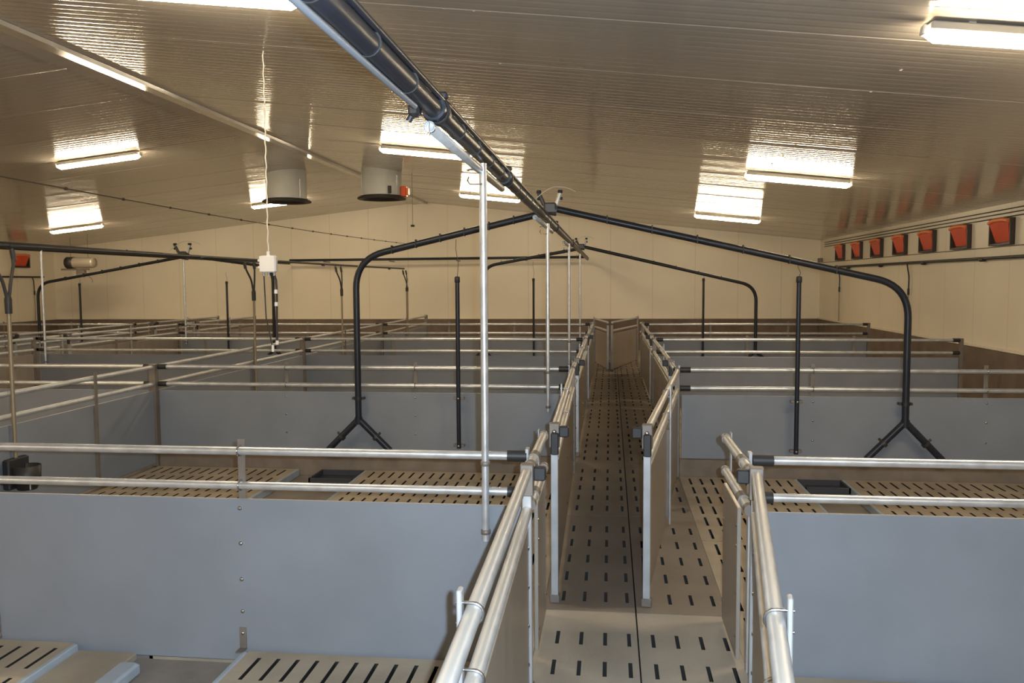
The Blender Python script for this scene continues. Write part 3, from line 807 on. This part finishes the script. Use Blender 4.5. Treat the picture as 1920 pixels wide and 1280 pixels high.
# suspended cable with beads crossing the barn's length
t = thing('suspended_cable', 'thin dark cable with beads sagging under the ceiling at the left', 'cable', (-5.8, 2.0, 2.9))
pts = [(0, 21.5 * k / 40, .12 - .11 * math.sin(PI * k / 40)) for k in range(41)]
MB().tube(pts, .007, 6).build('cable', M['wire'], t)
for k in range(12, 40, 2):
    MB().lathe([(0, -.03), (.017, -.015), (.017, .015), (0, .03)], pts[k], n=8, axis='y').build('bead', M['wire'], t)

# ------------------------------------------------------------------ wall air inlets
def inlet():
    t = thing('air_inlet', '', 'air inlet')
    W, H_ = .68, .38
    mb = MB()
    d = .07
    mb.box(-W / 2, W / 2, -.012, -.002, 0, H_)                            # back plate
    mb.box(-W / 2, -W / 2 + .03, -d, -.012, 0, H_, .004); mb.box(W / 2 - .03, W / 2, -d, -.012, 0, H_, .004)
    mb.box(-W / 2 + .03, W / 2 - .03, -d, -.012, 0, .03, .004); mb.box(-W / 2 + .03, W / 2 - .03, -d, -.012, H_ - .03, H_, .004)
    mb.build('frame', M['frame'], t)
    # flap hinged at the bottom, top leaning into the barn
    a, b = W / 2 - .035, W / 2 - .13
    y0, z0, y1, z1 = -.02, .05, -.085, H_ - .05
    fl = MB().add([(-b, y0, z0), (b, y0, z0), (a, y1, z1), (-a, y1, z1), (-b, y0 + .014, z0 - .004), (b, y0 + .014, z0 - .004), (a, y1 + .014, z1 - .004), (-a, y1 + .014, z1 - .004)],
                  [(0, 1, 2, 3), (7, 6, 5, 4), (0, 4, 5, 1), (1, 5, 6, 2), (2, 6, 7, 3), (3, 7, 4, 0)]).build('flap', M['red'], t)
    MB().tube([(-a, y1 + .004, z1 + .005), (-a * .5, y1 - .004, z1 + .03), (a * .5, y1 - .004, z1 + .03), (a, y1 + .004, z1 + .005)], .03, 10).build('lip', M['redlip'], fl)
    return t
ip = inlet(); first = True
IL = ['nearest red air inlet, at the right edge of the photo', 'red air inlet on the right wall, second from the right edge', 'red air inlet on the right wall, third from the right edge',
      'middle red air inlet of the seven on the right wall', 'red air inlet on the right wall, third from the far corner', 'red air inlet on the right wall, second from the far corner', 'farthest red air inlet on the right wall']
for k in range(7):
    o = ip if first else copy_tree(ip); first = False
    o.location = (XR, 12.86 + 1.425 * k, 2.39); o.rotation_euler = (0, 0, -PI / 2)
    o['label'] = IL[k]; o['group'] = 'red air inlets on the right wall'
o = copy_tree(ip); o.location = (XL, 22.0, 2.4); o.rotation_euler = (0, 0, PI / 2)
o['label'] = 'single red air inlet on the left wall'; o['group'] = 'red air inlet on the left wall'

# cables and the water line on the right wall
for z, l in ((2.90, 'topmost thin cable along the top of the right wall'), (2.845, 'middle thin cable along the top of the right wall'), (2.79, 'lowest thin cable above the red inlets')):
    tag(MB().tube([(XR - .012, YF + .1, z), (XR - .012, 23.0, z)], .009, 6).build('wall_cable', M['wire']), l, 'cable', 'cables along the right wall')
tag(MB().tube([(XR - .009, YF + .01, 2.372), (XR - .009, 23.2, 2.375)], .007, 6).build('pull_rod', M['bar']), 'thin grey rod below the row of red inlets', 'rod')
tag(MB().box(XR - .11, XR - .01, 23.2, 23.34, 2.38, 2.5, .01).build('wall_box', M['bar']), 'small grey box in the far right corner', 'junction box')
t = thing('wall_water_pipe', 'dark water pipe with couplings along the right wall', 'pipe', (XR - .05, 6.0, 2.20))
MB().tube([(0, -8, -.02), (0, 15.5, .035)], .024, 10).build('tube', M['hose'], t)
for k in range(11): MB().tube([(0, 2.4 * k - 7.04, .0), (0, 2.4 * k - 6.92, .0)], .033, 10).build('coupling', M['black'], t)
for y in (16.65, 21.45):
    z = 2.2
    t = thing('wall_drinker_hose', 'black hose with thin tube on the right wall, %s' % ('near the big pipe bend' if y < 20 else 'the one by the far corner'), 'drinker', (XR - .05, y, .92), 0, 'drinker hoses on the right wall')
    MB().tube(rounded([(0, .0, z - .92), (0, -.04, z - 1.02), (0, -.12, z - 1.15), (0, -.10, z - 1.44)], .08, 4), .014, 8).build('hose', M['hose'], t)
    MB().tube([(0, -.10, z - 1.38), (0, -.10, z - 1.50)], .022, 8).build('fitting', M['black'], t)
    MB().tube([(0, -.10, z - 1.45), (0, -.10, -.04)], .011, 8).build('steel_tube', M['brass'], t)
# stub pipe with hose on the left wall
t = thing('wall_drinker_hose', 'black hose and thin tube under the red inlet on the left wall', 'drinker', (XL + .06, 21.9, .92), 0, 'drinker hose on the left wall')
MB().tube([(0, -2.5, 1.22), (0, 1.0, 1.22)], .022, 8).build('feed_tube', M['hose'], t)
MB().tube(rounded([(0, .5, 1.22), (0, .56, 1.12), (0, .58, .75)], .08, 4), .014, 8).build('hose', M['hose'], t)
MB().tube([(0, .58, .82), (0, .58, .70)], .022, 8).build('fitting', M['black'], t)
MB().tube([(0, .58, .75), (0, .58, -.04)], .011, 8).build('steel_tube', M['brass'], t)

# fan heater
t = thing('fan_heater', 'steel cylinder fan heater with dark front at the far left', 'heater', (-14.6, 21.2, 2.33), .0)
MB().lathe([(0, .78), (.13, .78), (.145, .74), (.145, .06), (.155, .0), (.145, .0), (.13, .05), (0, .06)], (0, 0, .17), n=28, axis='x').build('case', M['heater'], t)
MB().lathe([(.0, -.004), (.128, -.004), (.150, -.012), (.156, .05), (.148, .05)], (0, 0, .17), n=28, axis='x').build('front_grille', M['flange'], t)
MB().lathe([(.146, .0), (.158, .0), (.158, .2), (.146, .2)], (0, 0, .17), n=28, axis='x').build('intake_collar', M['flange'], t)
MB().box(-.18, .62, -.03, .03, -.03, .015, .005).build('bracket', M['bar'], t)
MB().box(.28, .50, -.07, .07, -.20, -.03, .01).build('control_box', M['bar'], t)
for x in (.1, .6): MB().tube([(x, 0, .3), (x, 0, ceil_z(-14.6 + x) - 2.33)], .005, 6).build('hanging_rod', M['wire'], t)
MB().tube([(.5 + .22 * math.sin(PI * k / 12) * 1.0, -.02, -.12 - .42 * k / 12 if k < 7 else -.365 - .0 * k) for k in range(8)], .006, 6).build('cable', M['wire'], t)

# feeding troughs below the forked pipes
for x0, x1, y0, y1, l in ((-2.93, -2.48, 7.78, 8.17, 'dark shallow trough on the floor under the left forked pipe'), (1.78, 2.19, 7.85, 8.17, 'dark shallow trough on the floor at the second divider, right of the walkway')):
    t = thing('feed_trough', l, 'trough', ((x0 + x1) / 2, (y0 + y1) / 2, -.07), 0, 'shallow troughs at the second divider')
    w, d = (x1 - x0) / 2, (y1 - y0) / 2
    MB().box(-w, w, -d, d, 0, .02, .004).build('tray', M['trough'], t)
    mb = MB()
    for a in ((-w, w, -d, -d + .02), (-w, w, d - .02, d), (-w, -w + .02, -d, d), (w - .02, w, -d, d)): mb.box(*a, .02, .075, .003)
    mb.build('side_wall', M['trough'], t)

# ------------------------------------------------------------------ camera, light, world
cam = bpy.data.cameras.new('camera'); co = bpy.data.objects.new('camera', cam); COL.objects.link(co)
cam.sensor_width = 36; cam.lens = 36 * 1569.7 / 1920; cam.clip_start = .02; cam.clip_end = 200
p, yw, rl = .0704, .1172, -.006
f = Vector((-math.sin(yw) * math.cos(p), math.cos(yw) * math.cos(p), -math.sin(p)))
rt = Vector((math.cos(yw), math.sin(yw), 0)); up = rt.cross(f)
r2 = rt * math.cos(rl) + up * math.sin(rl); u2 = -rt * math.sin(rl) + up * math.cos(rl)
mw = Matrix((r2, u2, -f)).transposed().to_4x4(); mw.translation = (0, 0, 1.9)
co.matrix_world = mw
scene.camera = co
# the camera's own flash
fl = bpy.data.lights.new('camera_flash', 'SPOT'); fl.energy = FLASH; fl.color = (.67, .84, 1.0); fl.shadow_soft_size = .012
fl.spot_size = math.radians(105); fl.spot_blend = .5
fo = bpy.data.objects.new('camera_flash', fl); COL.objects.link(fo)
fm = mw.copy(); fm.translation = Vector((0, 0, 1.9)) + r2 * .055 + u2 * .03 - f * .02; fo.matrix_world = fm
wd = bpy.data.worlds.new('world'); scene.world = wd; wd.use_nodes = True
wd.node_tree.nodes['Background'].inputs[0].default_value = (.05, .045, .04, 1)
wd.node_tree.nodes['Background'].inputs[1].default_value = 1
scene.view_settings.view_transform = 'Standard'; scene.view_settings.look = 'None'
scene.view_settings.exposure = EXPOSURE; scene.view_settings.gamma = 1; scene.view_settings.use_curve_mapping = False
